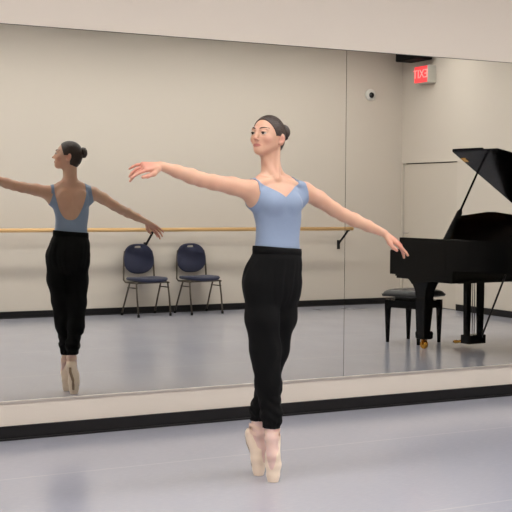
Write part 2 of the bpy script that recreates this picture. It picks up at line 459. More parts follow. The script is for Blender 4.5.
# lid, raised about the hinge side
TH = math.radians(31.3)
LW = 1.53
def lidp(a, t, h):          # t: distance from the hinge, h: height above the underside
    return pp(a, PWID-t*math.cos(TH)-h*math.sin(TH), ZR1+.012+t*math.sin(TH)+h*math.cos(TH))
lb = [(.62, 0), (.62, LW), (1.22, LW)] + [(p.x, p.y) for p in catmull([(1.22, LW, 0), (1.36, LW-.10, 0), (1.50, LW-.32, 0), (1.64, LW-.62, 0), (1.77, LW-.90, 0), (1.85, LW-1.12, 0), (1.86, LW-1.32, 0), (1.78, .06, 0), (1.62, 0, 0)], 6)][1:]
obj('lid', MB().prism(lb, lambda p, s: lidp(p[0], p[1], .022*s)), PIANO, pn, bevel=.003)
obj('front_lid', pbox(0, 0, 0, 0, 0, 0) if False else MB().prism([(.625, .01), (.625, LW-.012), (1.03, LW-.012), (1.03, .01)], lambda p, s: lidp(p[0], p[1], .026+.018*s)), PIANO, pn, bevel=.003)
obj('lid_latch', MB().prism([(.64, LW-.15), (.64, LW-.10), (.70, LW-.10), (.70, LW-.15)], lambda p, s: lidp(p[0], p[1], -.012+.012*s)), BRASS, pn)
ptop = lidp(.665, LW-.33, 0)
pr_b = pp(.68, .075, 1.03)
pdv = (ptop-pr_b)
obj('lid_prop', MB().tube([pr_b, pr_b+pdv*.42, pr_b+pdv*.46, ptop], [.040, .026, .011, .010], 8), PIANO, pn)
# legs
def piano_leg(a, b):
    m = MB()
    sec = [(.66, .135, .075), (.62, .11, .066), (.56, .078, .058), (.50, .068, .055), (.46, .070, .056), (.17, .045, .040)]
    c0 = lambda z, wa, wb: [pp(a-wa, b-wb, z), pp(a+wa, b-wb, z), pp(a+wa, b+wb, z), pp(a-wa, b+wb, z)]
    m.rings([c0(*s) for s in sec])
    lg = obj('leg', m, PIANO, pn, bevel=.006)
    m = MB(); m.rings([c0(.172, .058, .052), c0(.155, .066, .058), c0(.105, .062, .056), c0(.095, .05, .046)])
    obj('leg_block', m, PIANO, lg, bevel=.004)
    c = pp(a, b, .045)
    R = Matrix.Rotation(PI/2, 4, 'Y')
    m = MB().lathe([(0, -.02), (.038, -.02), (.044, -.008), (.044, .008), (.038, .02), (0, .02)], c, 20, R)
    m.lathe([(.0, .088), (.022, .09), (.03, .10), (0, .104)], pp(a, b, 0), 14)
    m.tube([c+Vector((-.028, 0, 0)), c+Vector((-.028, 0, .05)), c+Vector((.028, 0, .05)), c+Vector((.028, 0, 0))], .009, 6)
    obj('caster', m, BRASS, lg, smooth=False)
piano_leg(.36, .10); piano_leg(.36, PWID-.10); piano_leg(1.58, 1.15)
# lyre with pedals
la = .50
ly = obj('pedal_lyre', pbox(la-.06, la+.05, .36, 1.10, .625, .66), PIANO, pn, bevel=.004)
for b in (.515, .685):
    obj('lyre_post', MB().rings([[pp(la+sa*.025, b+sb_*wb, z) for sa, sb_ in ((-1, -1), (1, -1), (1, 1), (-1, 1))] for z, wb in ((.10, .022), (.30, .028), (.63, .032))]), PIANO, ly, bevel=.004)
for b in (.585, .61): obj('pedal_rod', MB().tube([pp(la, b, .1), pp(la, b, .63)], .004, 8), BLACKM, ly)
obj('pedal_box', pbox(la-.06, la+.06, .49, .71, .04, .125), PIANO, ly, bevel=.006)
for b in (.53, .60, .67):
    obj('pedal', MB().tube([pp(la-.06, b, .06), pp(la-.11, b, .05), pp(la-.17, b, .042), pp(la-.20, b, .04)], [.008, .012, .019, .012], 10), BRASS, ly, smooth=True)
obj('lyre_brace', MB().tube([pp(la+.05, .66, .10), pp(la+.34, .68, .72)], .009, 8), BLACKM, ly)

# bench
E1 = Vector((math.sin(math.radians(70)), -math.cos(math.radians(70)), 0))
E2 = Vector((math.sin(math.radians(340)), -math.cos(math.radians(340)), 0))
AF = Vector((6.686, -3.129, 0)); N0 = AF - E2*.37
BC = N0 + E1*.18 + E2*.185
bn = thing('piano_bench', tuple(BC), 'black padded piano bench with tufted seat beside the grand piano', 'bench')
def bp_(u, v, z): return BC + E1*u + E2*v + Vector((0, 0, z))
mb = MB(); nu, nv = 25, 21; top = []
for j in range(nv):
    row = []
    for i in range(nu):
        u = -1+2*i/(nu-1); v = -1+2*j/(nv-1)
        e = (1-abs(u)**6)*(1-abs(v)**6)
        tuft = min(math.hypot(u-a, (v-b)*.9) for a in (-.6, -.2, .2, .6) for b in (-.5, 0, .5))
        z = .487+.05*max(e, 0)**.5 - .024*math.exp(-(tuft/.12)**2)
        row.append((u, v, z))
    top.append(row)
HU, HV = .235, .225
vs = [bp_(u*HU, v*HV, z) for r in top for u, v, z in r] + [bp_(u*HU*.97, v*HV*.97, .462) for r in top for u, v, z in r]
fs = []
def idx(j, i, k=0): return k*nu*nv+j*nu+i
for j in range(nv-1):
    for i in range(nu-1):
        fs.append((idx(j, i), idx(j, i+1), idx(j+1, i+1), idx(j+1, i)))
        fs.append((idx(j, i, 1), idx(j+1, i, 1), idx(j+1, i+1, 1), idx(j, i+1, 1)))
for i in range(nu-1):
    for j in (0, nv-1): fs.append((idx(j, i), idx(j, i+1), idx(j, i+1, 1), idx(j, i, 1)))
for j in range(nv-1):
    for i in (0, nu-1): fs.append((idx(j, i), idx(j+1, i), idx(j+1, i, 1), idx(j, i, 1)))
obj('seat', MB().add(vs, fs), LEATH, bn, smooth=True)
for a in (-.6, -.2, .2, .6):
    for b in (-.5, 0, .5): obj('seat_button', MB().lathe([(0, 0), (.008, 0), (.007, .005), (0, .006)], bp_(a*HU, b*HV, .516), 10), GLASSB, bn, smooth=True)
def ubox(u0, u1, v0, v1, z0, z1):
    vs = [bp_(u, v, z) for z in (z0, z1) for v in (v0, v1) for u in (u0, u1)]
    return MB().add(vs, [(0, 2, 3, 1), (4, 5, 7, 6), (0, 1, 5, 4), (2, 6, 7, 3), (0, 4, 6, 2), (1, 3, 7, 5)])
obj('lift_mechanism', ubox(-.12, .12, -.14, .14, .425, .465), BLACKM, bn)
for u0, u1, v0, v1 in ((-.18, .18, -.2, -.17), (-.18, .18, .17, .2), (-.195, -.165, -.185, .185), (.165, .195, -.185, .185)):
    obj('apron', ubox(u0, u1, v0, v1, .35, .425), PIANO, bn, bevel=.004)
for su in (-1, 1):
    for sv in (-1, 1):
        m = MB().rings([[bp_(su*.18+a*w, sv*.185+b*w, z) for a, b in ((-1, -1), (1, -1), (1, 1), (-1, 1))] for z, w in ((0, .013), (.36, .024), (.43, .024))])
        obj('leg', m, PIANO, bn, bevel=.003)
obj('adjusting_knob', MB().lathe([(0, 0), (.022, 0), (.022, .03), (0, .03)], bp_(.195, 0, .445), 16, Matrix.Rotation(PI/2, 4, 'Y')), BLACKM, bn, smooth=True)

# ================================================================== the dancer : distance fields + surface nets
class Field:
    def __init__(s, xs, ys, zs, far=.06):
        s.x, s.y, s.z = [np.asarray(v, np.float32) for v in (xs, ys, zs)]
        s.F = np.full((len(s.x), len(s.y), len(s.z)), far, np.float32); s.far = far
    def sl(s, lo, hi):
        r = []
        for ax, a, b in ((s.x, lo[0], hi[0]), (s.y, lo[1], hi[1]), (s.z, lo[2], hi[2])):
            i, j = np.searchsorted(ax, a), np.searchsorted(ax, b); r.append(slice(i, j))
        return tuple(r)
    def grid(s, sl):
        return s.x[sl[0]][:, None, None], s.y[sl[1]][None, :, None], s.z[sl[2]][None, None, :]
    def op(s, fn, lo, hi, k=.01, mode='u', m=.05):
        sl = s.sl([v-m for v in lo], [v+m for v in hi])
        if any(q.start >= q.stop for q in sl): return
        X, Y, Z = s.grid(sl); d = fn(X, Y, Z).astype(np.float32); F = s.F[sl]
        if mode == 'u':
            h = np.maximum(k-np.abs(F-d), 0)/k; s.F[sl] = np.minimum(F, d)-h*h*k*.25
        elif mode == 's':
            d = -d; h = np.maximum(k-np.abs(F-d), 0)/k; s.F[sl] = np.maximum(F, d)+h*h*k*.25
        elif mode == 'i':
            h = np.maximum(k-np.abs(F-d), 0)/k; s.F[sl] = np.maximum(F, d)+h*h*k*.25
    def cone(s, a, b, ra, rb, k=.01, flat=None, mode='u'):
        a = np.array(a, float); b = np.array(b, float)
        M = np.eye(3)
        if flat is not None:
            n = np.array(flat[0], float); n /= np.linalg.norm(n); M = np.eye(3)+np.outer(n, n)*(1/flat[1]-1)
        A = M@a; B = M@b; AB = B-A; L2 = max(AB@AB, 1e-9)
        def fn(X, Y, Z):
            px = M[0, 0]*X+M[0, 1]*Y+M[0, 2]*Z-A[0]; py = M[1, 0]*X+M[1, 1]*Y+M[1, 2]*Z-A[1]; pz = M[2, 0]*X+M[2, 1]*Y+M[2, 2]*Z-A[2]
            t = np.clip((px*AB[0]+py*AB[1]+pz*AB[2])/L2, 0, 1)
            d = np.sqrt((px-t*AB[0])**2+(py-t*AB[1])**2+(pz-t*AB[2])**2)-(ra+(rb-ra)*t)
            return d*(flat[1]**.5 if flat is not None else 1)
        r = max(ra, rb); s.op(fn, np.minimum(a, b)-r, np.maximum(a, b)+r, k, mode)
    def chain(s, pts, rs, k=.01, flat=None):
        for i in range(len(pts)-1): s.cone(pts[i], pts[i+1], rs[i], rs[i+1], k, flat)
    def ell(s, c, r, R=None, k=.01, mode='u'):
        c = np.array(c, float); R = np.eye(3) if R is None else np.array(R, float)   # rows = axes
        def fn(X, Y, Z):
            x, y, z = X-c[0], Y-c[1], Z-c[2]
            q = [R[i, 0]*x+R[i, 1]*y+R[i, 2]*z for i in range(3)]
            k0 = np.sqrt(sum((q[i]/r[i])**2 for i in range(3)))+1e-9; k1 = np.sqrt(sum((q[i]/r[i]**2)**2 for i in range(3)))+1e-9
            return k0*(k0-1)/k1
        m = max(r); s.op(fn, c-m, c+m, k, mode)
    def loft(s, lev, sv, nv, k=.01, wr=None):
        # lev rows: z, cx, cy, ws, wn ; smooth in z
        L = np.array(lev); zz = np.linspace(L[0, 0], L[-1, 0], 160)
        def cr(y):
            m = np.gradient(y, L[:, 0]); i = np.clip(np.searchsorted(L[:, 0], zz)-1, 0, len(L)-2)
            h = L[i+1, 0]-L[i, 0]; t = (zz-L[i, 0])/h
            return (2*t**3-3*t**2+1)*y[i]+(t**3-2*t**2+t)*h*m[i]+(-2*t**3+3*t**2)*y[i+1]+(t**3-t**2)*h*m[i+1]
        C = [cr(L[:, j]) for j in range(1, 5)]
        def fn(X, Y, Z):
            z = Z.ravel(); g = [np.interp(z, zz, c)[None, None, :] for c in C]
            px = X-g[0]; py = Y-g[1]
            u = px*sv[0]+py*sv[1]; v = px*nv[0]+py*nv[1]
            e = 2.3
            q = (np.abs(u/g[2])**e+np.abs(v/g[3])**e)**(1/e)
            d = (q-1)*np.minimum(g[2], g[3])
            if wr is not None: d = d+wr(u, v, Z)
            dz = np.maximum(L[0, 0]-Z, Z-L[-1, 0])
            return np.maximum(d, dz)
        r = max(L[:, 3:].max(), .1)
        lo = [L[:, 1].min()-r, L[:, 2].min()-r, L[0, 0]]; hi = [L[:, 1].max()+r, L[:, 2].max()+r, L[-1, 0]]
        s.op(fn, lo, hi, k)
    def mesh(s):
        F = s.F; S = F < 0
        nx, ny, nz = F.shape
        c = S[:-1, :-1, :-1].astype(np.uint8)
        for dx, dy, dz in ((1, 0, 0), (0, 1, 0), (0, 0, 1), (1, 1, 0), (1, 0, 1), (0, 1, 1), (1, 1, 1)):
            c = c + S[dx:nx-1+dx, dy:ny-1+dy, dz:nz-1+dz]
        I, J, K = np.nonzero((c > 0) & (c < 8)); del c
        N = len(I); vid = {}
        key = (I.astype(np.int64)*ny+J)*nz+K
        acc = np.zeros((N, 3)); cnt = np.zeros(N)
        cor = [(0, 0, 0), (1, 0, 0), (0, 1, 0), (1, 1, 0), (0, 0, 1), (1, 0, 1), (0, 1, 1), (1, 1, 1)]
        val = [F[I+a, J+b, K+d] for a, b, d in cor]
        pos = [np.stack([s.x[I+a], s.y[J+b], s.z[K+d]], 1).astype(float) for a, b, d in cor]
        for p in range(8):
            for q in range(p+1, 8):
                if bin(p ^ q).count('1') != 1: continue
                m = (val[p] < 0) != (val[q] < 0)
                t = val[p]/np.where(m, val[p]-val[q], 1)
                acc += np.where(m[:, None], pos[p]+(pos[q]-pos[p])*t[:, None], 0); cnt += m
        V = acc/cnt[:, None]
        def look(i, j, k):
            kk = (i.astype(np.int64)*ny+j)*nz+k; r = np.searchsorted(key, kk); return r
        Q = []
        a, b, d = np.nonzero(S[:-1, 1:-1, 1:-1] != S[1:, 1:-1, 1:-1]); b = b+1; d = d+1
        sg = S[a, b, d]; q = np.stack([look(a, b-1, d-1), look(a, b, d-1), look(a, b, d), look(a, b-1, d)], 1); q[~sg] = q[~sg][:, ::-1]; Q.append(q)
        a, b, d = np.nonzero(S[1:-1, :-1, 1:-1] != S[1:-1, 1:, 1:-1]); a = a+1; d = d+1
        sg = S[a, b, d]; q = np.stack([look(a-1, b, d-1), look(a-1, b, d), look(a, b, d), look(a, b, d-1)], 1); q[~sg] = q[~sg][:, ::-1]; Q.append(q)
        a, b, d = np.nonzero(S[1:-1, 1:-1, :-1] != S[1:-1, 1:-1, 1:]); a = a+1; b = b+1
        sg = S[a, b, d]; q = np.stack([look(a-1, b-1, d), look(a, b-1, d), look(a, b, d), look(a-1, b, d)], 1); q[~sg] = q[~sg][:, ::-1]; Q.append(q)
        return V, np.concatenate(Q)

def npmesh(name, V, Q, material, parent=None, origin=None, label=None):
    org = np.array(world_loc(parent)) if parent is not None else np.array(origin)
    me = bpy.data.meshes.new(name)
    Q = np.asarray(Q); n = Q.shape[1]
    me.vertices.add(len(V)); me.vertices.foreach_set('co', (V-org).astype(np.float32).ravel())
    me.loops.add(Q.size); me.loops.foreach_set('vertex_index', Q.astype(np.int32).ravel())
    me.polygons.add(len(Q)); me.polygons.foreach_set('loop_start', np.arange(0, Q.size, n, dtype=np.int32))
    me.polygons.foreach_set('loop_total', np.full(len(Q), n, dtype=np.int32))
    me.update(calc_edges=True); me.validate()
    me.polygons.foreach_set('use_smooth', [True]*len(me.polygons))
    me.materials.append(material)
    o = bpy.data.objects.new(name, me); COL.objects.link(o)
    if parent is not None: o.parent = parent
    else: o.location = org
    if label: o['label'] = label
    return o

def axis(*segs):
    out = []
    for a, b, h in segs:
        n = max(1, int(round((b-a)/h))); out += list(np.linspace(a, b, n, endpoint=False))
    out.append(segs[-1][1]); return out

SV = np.array([.988, .156, 0]); NV = np.array([.156, -.988, 0]); UP = np.array([0, 0, 1.])
def nrm(v): v = np.array(v, float); return v/np.linalg.norm(v)
# joints (metres)
HEADC = np.array([2.800, -1.515, 1.725])
shR = np.array([2.668, -1.572, 1.447]); shL = np.array([3.004, -1.538, 1.443])
elR = np.array([2.418, -1.560, 1.495]); wrR = np.array([2.210, -1.555, 1.556])
elL = np.array([3.228, -1.550, 1.325]); wrL = np.array([3.449, -1.590, 1.233])

# ---- body field
B = Field(axis((1.98, 2.24, .0026), (2.24, 2.68, .005), (2.68, 2.91, .0025), (2.91, 3.40, .005), (3.40, 3.62, .0026)),
          axis((-1.86, -1.66, .005), (-1.66, -1.46, .003), (-1.46, -1.33, .004)),
          axis((0.0, 1.05, .006), (1.05, 1.60, .003), (1.60, 1.84, .0022)))
torso = [(.92, 2.823, -1.556, .075, .075), (.97, 2.822, -1.556, .115, .085), (1.03, 2.823, -1.556, .125, .093), (1.10, 2.832, -1.556, .120, .088),
         (1.16, 2.838, -1.556, .116, .083), (1.215, 2.841, -1.554, .112, .079), (1.28, 2.845, -1.553, .117, .079), (1.34, 2.838, -1.553, .126, .086),
         (1.385, 2.828, -1.553, .126, .091), (1.42, 2.826, -1.550, .127, .088), (1.455, 2.830, -1.546, .128, .074), (1.485, 2.833, -1.542, .108, .056),
         (1.51, 2.828, -1.538, .07, .045)]
B.loft(torso, SV, NV)
for sgn in (-1, 1):
    c = np.array([2.830, -1.553, 1.380])+SV*sgn*.056+NV*.062
    B.ell(c, (.046, .036, .042), [SV, NV, UP], k=.03)
# shoulders and neck
nb = np.array([2.822, -1.536, 1.505])
hb = HEADC+np.array([.018, .008, -.085])
B.cone(nb+UP*-.03, hb, .054, .046, k=.02)
for p, sgn in ((shR, -1), (shL, 1)):
    B.cone(nb+UP*.03+np.array([0, .01, 0]), p+np.array([sgn*-.02, .01, .010]), .028, .032, k=.03)
    B.cone(nb+SV*sgn*.012+NV*.045+UP*-.006, p+NV*.025+UP*.026-SV*sgn*.02, .0105, .011, k=.018)   # collar bone
    B.cone(p-SV*sgn*.045+UP*-.04, p, .055 if sgn < 0 else .044, .046, k=.03)
# sternocleidomastoid
B.cone(nb+NV*.052-SV*.012+UP*.0, HEADC+np.array([.045, -.03, -.055]), .010, .012, k=.018)
B.cone(nb+NV*.050-SV*.02, HEADC+np.array([-.03, .02, -.075]), .009, .010, k=.018)
# shoulder blades and spine groove
for sgn in (-1, 1):
    B.ell(np.array([2.842, -1.548, 1.40])+SV*sgn*.07-NV*.072, (.038, .018, .06), [SV, NV, UP], k=.03)
B.cone(np.array([2.842, -1.548, 1.24])-NV*.088, np.array([2.835, -1.54, 1.44])-NV*.092, .008, .010, k=.02, mode='s')
# arms
B.chain([shR, shR+(elR-shR)*.35+np.array([0, 0, .003]), shR+(elR-shR)*.75, elR], [.047, .042, .036, .034], k=.015)
B.chain([elR, elR+(wrR-elR)*.25, elR+(wrR-elR)*.6, wrR], [.034, .0355, .029, .0215], k=.015)
B.chain([shL, shL+(elL-shL)*.35+np.array([0, 0, .006]), shL+(elL-shL)*.75, elL], [.045, .041, .035, .0325], k=.015)
B.chain([elL, elL+(wrL-elL)*.25, elL+(wrL-elL)*.6, wrL], [.0325, .034, .028, .0205], k=.015)

HANDS = []
def hand(wr, h, thumb_side, palm, sgn, curls, thumb_tip, spread=(.20, .06, -.08, -.2)):
    h = nrm(h); t = nrm(np.array(thumb_side)-h*np.dot(thumb_side, h)); p = np.cross(h, t)
    if np.dot(p, palm) < 0: p = -p
    L = .082
    # palm slab
    for off, r0, r1 in ((.024, .016, .0135), (.008, .0165, .0135), (-.009, .0165, .0125), (-.024, .015, .0115)):
        B.cone(wr+h*.006+t*off*.35, wr+h*L+t*off*1.02-p*(.004-abs(off)*.12), r0, r1, k=.008, flat=(p, .82))
    lens = ((.040, .025, .020), (.044, .028, .022), (.041, .026, .021), (.032, .020, .018))
    for (off, cur, ln, r, sp) in zip((.0275, .0095, -.0085, -.0255), curls, lens, (.0088, .0090, .0085, .0076), spread):
        q = wr+h*(L+.002-abs(off-.009)*.18)+t*off
        ang = 0; dirb = nrm(h+t*sp)
        B.cone(q-dirb*.02, q, r*1.1, r*1.08, k=.004)
        for j, (l, a) in enumerate(zip(ln, cur)):
            ang += math.radians(a); d = dirb*math.cos(ang)+p*math.sin(ang)
            q2 = q+d*l; B.cone(q, q2, r*(1-.08*j), r*(.92-.10*j), k=.003); q = q2
    base = wr+h*.022+t*.020+p*.004
    m1 = wr+h*.046+t*.038+p*.016
    tt = np.array(thumb_tip, float); m2 = m1+(tt-m1)*.55+p*.003
    B.chain([base, m1, m2, tt], [.0155, .0115, .0095, .0078], k=.008)
    HANDS.append(wr+h*.11)
kR = np.array([2.120, -1.556, 1.549])
hand(wrR, kR-wrR, (.05, -.80, -.55), (-.1, .3, -1), -1,
     [(10, 10, 8), (32, 20, 12), (28, 24, 14), (14, 20, 10)], kR+np.array([-.012, -.03, -.048]))
kL = wrL+nrm((.066, -.012, -.044))*.082
hand(wrL, kL-wrL, (-.35, -.80, -.35), (-.45, .3, -.75), 1,
     [(2, 8, 6), (16, 14, 10), (12, 14, 10), (4, 10, 8)], wrL+np.array([.050, -.045, -.088]))

# ---- head
FAZ = math.radians(244)
F0 = np.array([math.sin(FAZ), math.cos(FAZ), 0]); pitch = math.radians(5)
HF = nrm(F0*math.cos(pitch)+UP*math.sin(pitch)); HL = nrm(np.cross(UP, HF)); HU_ = np.cross(HF, HL)   # forward, her left, up
def hp(f, l, u): return HEADC+HF*f+HL*l+HU_*(u if u > 0 else u*.87)
HR = [HF, HL, HU_]
B.ell(hp(-.014, 0, .004), (.090, .0725, .086), HR, k=.01)
B.ell(hp(.026, 0, -.038), (.056, .052, .070), HR, k=.03)
for s_ in (-1, 1):
    B.cone(hp(-.002, s_*.046, -.054), hp(.060, s_*.010, -.101), .014, .012, k=.03)
    B.ell(hp(.054, s_*.036, -.036), (.020, .018, .016), HR, k=.02)
B.ell(hp(.068, 0, -.101), (.013, .014, .012), HR, k=.02)
B.ell(hp(.060, 0, -.066), (.023, .026, .030), HR, k=.02)
for s_ in (-1, 1): B.ell(hp(.089, s_*.031, -.003), (.012, .016, .0115), HR, k=.014, mode='s')
for s_ in (-1, 1): B.cone(hp(.076, s_*.016, .016), hp(.065, s_*.044, .016), .006, .005, k=.012)
B.chain([hp(.077, 0, .006), hp(.086, 0, -.014), hp(.099, 0, -.036)], [.0060, .0058, .0070], k=.008)
B.ell(hp(.1005, 0, -.039), (.0075, .008, .0065), HR, k=.006)
for s_ in (-1, 1): B.ell(hp(.091, s_*.0100, -.043), (.008, .005, .005), HR, k=.005)
for s_ in (-1, 1):
    B.ell(hp(.0705, s_*.031, .0035), (.0115, .0145, .0050), HR, k=.004)     # upper lid
    B.ell(hp(.0690, s_*.031, -.0145), (.0110, .0135, .0040), HR, k=.004)     # lower lid
for s_ in (-1, 1): B.cone(hp(.0845, s_*.007, -.0695), hp(.0745, s_*.0235, -.0738), .0048, .0030, k=.004)
B.cone(hp(.0838, -.006, -.0785), hp(.0838, .006, -.0785), .0054, .0054, k=.004)
for s_ in (-1, 1): B.cone(hp(.0825, s_*.007, -.078), hp(.0745, s_*.022, -.0745), .0050, .0030, k=.004)
B.cone(hp(.0918, -.017, -.0742), hp(.0918, .017, -.0742), .0022, .0022, k=.003, mode='s')
# ears
for s_ in (-1, 1):
    B.ell(hp(-.021, s_*.0750, -.030), (.018, .0085, .030), [nrm(HF+HU_*.15+HL*s_*-.35), nrm(HL*s_+HF*.35), HU_], k=.006)
    B.ell(hp(-.013, s_*.083, -.026), (.009, .0075, .017), HR, k=.004, mode='s')
    B.ell(hp(-.010, s_*.072, -.052), (.008, .006, .009), HR, k=.005)

# ---- legs and feet (mostly inside trousers and shoes)
hipR, knR, anR = np.array([2.745, -1.568, .97]), np.array([2.773, -1.562, .661]), np.array([2.811, -1.568, .262])
hipL, knL, anL = np.array([2.893, -1.545, .97]), np.array([2.866, -1.492, .647]), np.array([2.801, -1.430, .262])
toeR, toeL = np.array([2.814, -1.576, 0]), np.array([2.815, -1.420, 0])
for hp_, kn_, an_ in ((hipR, knR, anR), (hipL, knL, anL)):
    B.chain([hp_, (hp_+kn_)/2, kn_], [.060, .052, .043], k=.02)
    B.chain([kn_, kn_+(an_-kn_)*.3, kn_+(an_-kn_)*.7, an_], [.043, .044, .034, .029], k=.02)
def azv(deg): r = math.radians(deg); return np.array([math.sin(r), math.cos(r), 0])
FEET = []
for an_, toe, iaz in ((anR, toeR, 224), (anL, toeL, 152)):
    ins = azv(iaz); side = azv(iaz+90)
    heel = an_-ins*.040+UP*-.052
    mid = toe+UP*.135+ins*.012; ball = toe+UP*.085; box = toe+UP*.035
    FEET.append((an_, toe, ins, side, heel, mid, ball, box))
    B.chain([an_, an_+UP*-.04+ins*.010, mid, ball, box], [.028, .030, .030, .031, .025], k=.02)
    B.chain([heel, heel+UP*-.03+ins*.012, ball-ins*.008], [.024, .021, .024], k=.02)

V, Q = B.mesh(); del B.F
BASEPT = (2.815, -1.5, 0)
body = npmesh('person', V, Q, SKIN, origin=BASEPT)
tag(body, 'dancer on pointe with arms outstretched, blue leotard, black trousers, hair in bun', 'person')
# tints : red = lips, green = flushed skin, blue = tights
tint = np.zeros((len(V), 4), np.float32); tint[:, 3] = 1
loc = np.stack([(V-HEADC)@HF, (V-HEADC)@HL, (V-HEADC)@HU_], 1)
loc[:, 2] = np.where(loc[:, 2] < 0, loc[:, 2]/.87, loc[:, 2])
lipu = np.exp(-((np.maximum(np.abs(loc[:, 1])-.006, 0)/.0155)**4)); du = (loc[:, 2]+.0745)
tint[:, 0] = np.clip((.0105*lipu-np.abs(du))/.003, 0, 1)*(loc[:, 0] > .064)*(np.abs(loc[:, 1]) < .026)*.9
fl = np.zeros(len(V))
for hc in HANDS: fl = np.maximum(fl, np.clip(1.25-np.linalg.norm(V-hc, axis=1)/.10, 0, 1)*.75)
for s_ in (-1, 1): fl = np.maximum(fl, .5*np.exp(-(np.linalg.norm(loc-np.array([.055, s_*.045, -.045]), axis=1)/.022)**2))
for s_ in (-1, 1): fl = np.maximum(fl, .6*np.exp(-(np.linalg.norm(loc-np.array([-.02, s_*.08, -.03]), axis=1)/.03)**2))
fl = np.maximum(fl, .5*np.exp(-(np.linalg.norm(loc-np.array([.104, 0, -.043]), axis=1)/.012)**2))
tint[:, 1] = fl; tint[:, 2] = (V[:, 2] < .32)*1.
at = body.data.attributes.new('tint', 'FLOAT_COLOR', 'POINT'); at.data.foreach_set('color', tint.ravel())

# ---- clothing cut from the body surface along exact seams
def shell(V, Q, g, off, thick, name, material, parent, label=None):
    T = np.concatenate([Q[:, [0, 1, 2]], Q[:, [0, 2, 3]]]); G = g(V)
    keep = (G[T] > 0).any(1); T = T[keep]
    # vertex normals
    N = np.zeros_like(V); fn_ = np.cross(V[Q[:, 2]]-V[Q[:, 0]], V[Q[:, 3]]-V[Q[:, 1]])
    for j in range(4): np.add.at(N, Q[:, j], fn_)
    N /= np.linalg.norm(N, axis=1)[:, None]+1e-12
    verts = []; norms = []; vm = {}; em = {}; faces = []
    def gv(i):
        if i not in vm: vm[i] = len(verts); verts.append(V[i]); norms.append(N[i])
        return vm[i]
    def ge(i, j):
        k = (min(i, j), max(i, j))
        if k not in em:
            t = G[k[0]]/(G[k[0]]-G[k[1]]); em[k] = len(verts)
            verts.append(V[k[0]]*(1-t)+V[k[1]]*t); norms.append(N[k[0]]*(1-t)+N[k[1]]*t)
        return em[k]
    full = (G[T] > 0).all(1)
    for tri in T[full]: faces.append([gv(i) for i in tri.tolist()])
    for tri in T[~full].tolist():
        poly = []
        for a in range(3):
            i, j = tri[a], tri[(a+1) % 3]
            if G[i] > 0: poly.append(gv(i))
            if (G[i] > 0) != (G[j] > 0): poly.append(ge(i, j))
        if len(poly) >= 3:
            faces.append(poly[:3])
            if len(poly) == 4: faces.append([poly[0], poly[2], poly[3]])
    P = np.array(verts)+np.array(norms)*off
    o = npmesh(name, P, np.array(faces), material, parent, label=label)
    sd = o.modifiers.new('cloth', 'SOLIDIFY'); sd.thickness = thick; sd.offset = 1
    return o
TC = np.array([2.842, -1.550, 0])
def gleo(V):
    s = (V-TC)@SV; n = (V-TC)@NV; z = V[:, 2]; s0 = s+.020
    a = np.abs(s0)
    sw = np.where(n > 0, .0062, .0110)
    front = 1.412+.070*np.clip(a/.115, 0, 1.6)**.9
    back = 1.250+.205*(a/.114)**2.6
    ztop = np.where(n > -.005, front, back)
    w = np.interp(z, [1.30, 1.345, 1.37, 1.40, 1.43, 1.47, 1.6], [.17, .168, .163, .154, .146, .138, .133])
    g1 = np.minimum(ztop-z, w-np.abs(s))
    strap = np.minimum(sw-np.abs(np.abs(s0)-np.where(n > 0, .121, .124)), z-1.44)
    g = np.maximum(g1, strap)
    g = np.minimum(g, z-1.135); g = np.minimum(g, 1.53-z)
    return g
leo = shell(V, Q, gleo, .0015, .0025, 'leotard', LEO, body, 'light blue camisole leotard with low scooped back')

# ---- trousers
T_ = Field(axis((2.63, 3.03, .0045)), axis((-1.72, -1.34, .0045)), axis((.24, 1.18, .005)))
def wrk(u, v, Z):
    a = np.arctan2(v, u)
    return (.0022*np.sin(a*11+Z*9)+.0014*np.sin(a*23-Z*5))*np.clip((1.13-Z)/.1, 0, 1)
T_.loft([(.86, 2.826, -1.545, .08, .06), (.92, 2.820, -1.542, .138, .100), (.98, 2.817, -1.542, .151, .116), (1.03, 2.820, -1.542, .151, .118), (1.08, 2.828, -1.546, .145, .114),
         (1.12, 2.833, -1.556, .132, .102), (1.145, 2.837, -1.556, .125, .094), (1.185, 2.838, -1.556, .1245, .0925)], SV, NV, wr=wrk)
pR = [(2.733, -1.568, .985), (2.748, -1.572, .82), (2.771, -1.562, .661), (2.790, -1.562, .49), (2.810, -1.562, .335), (2.812, -1.564, .27)]
pL = [(2.893, -1.545, .985), (2.880, -1.525, .81), (2.866, -1.492, .65), (2.844, -1.462, .48), (2.812, -1.438, .35), (2.804, -1.430, .28)]
T_.chain([np.array(p) for p in pR], [.076, .080, .073, .064, .050, .042], k=.03)
T_.chain([np.array(p) for p in pL], [.076, .074, .066, .056, .046, .038], k=.03)
X, Y, Z = T_.grid((slice(None),)*3)
T_.F += (.0028*np.sin(X*70+np.sin(Z*17)*2.2+Y*30)*np.clip((.98-Z)/.3, 0, 1)*np.clip((Z-.30)/.1, 0, 1)
         + .0030*np.sin(Z*120+X*60+np.sin(Y*80)*1.5)*np.clip((.52-Z)/.15, 0, 1)
         + .0022*np.sin(np.arctan2(Y+1.52, X-2.80)*26)*np.clip((.335-Z)/.05, 0, 1)).astype(np.float32)
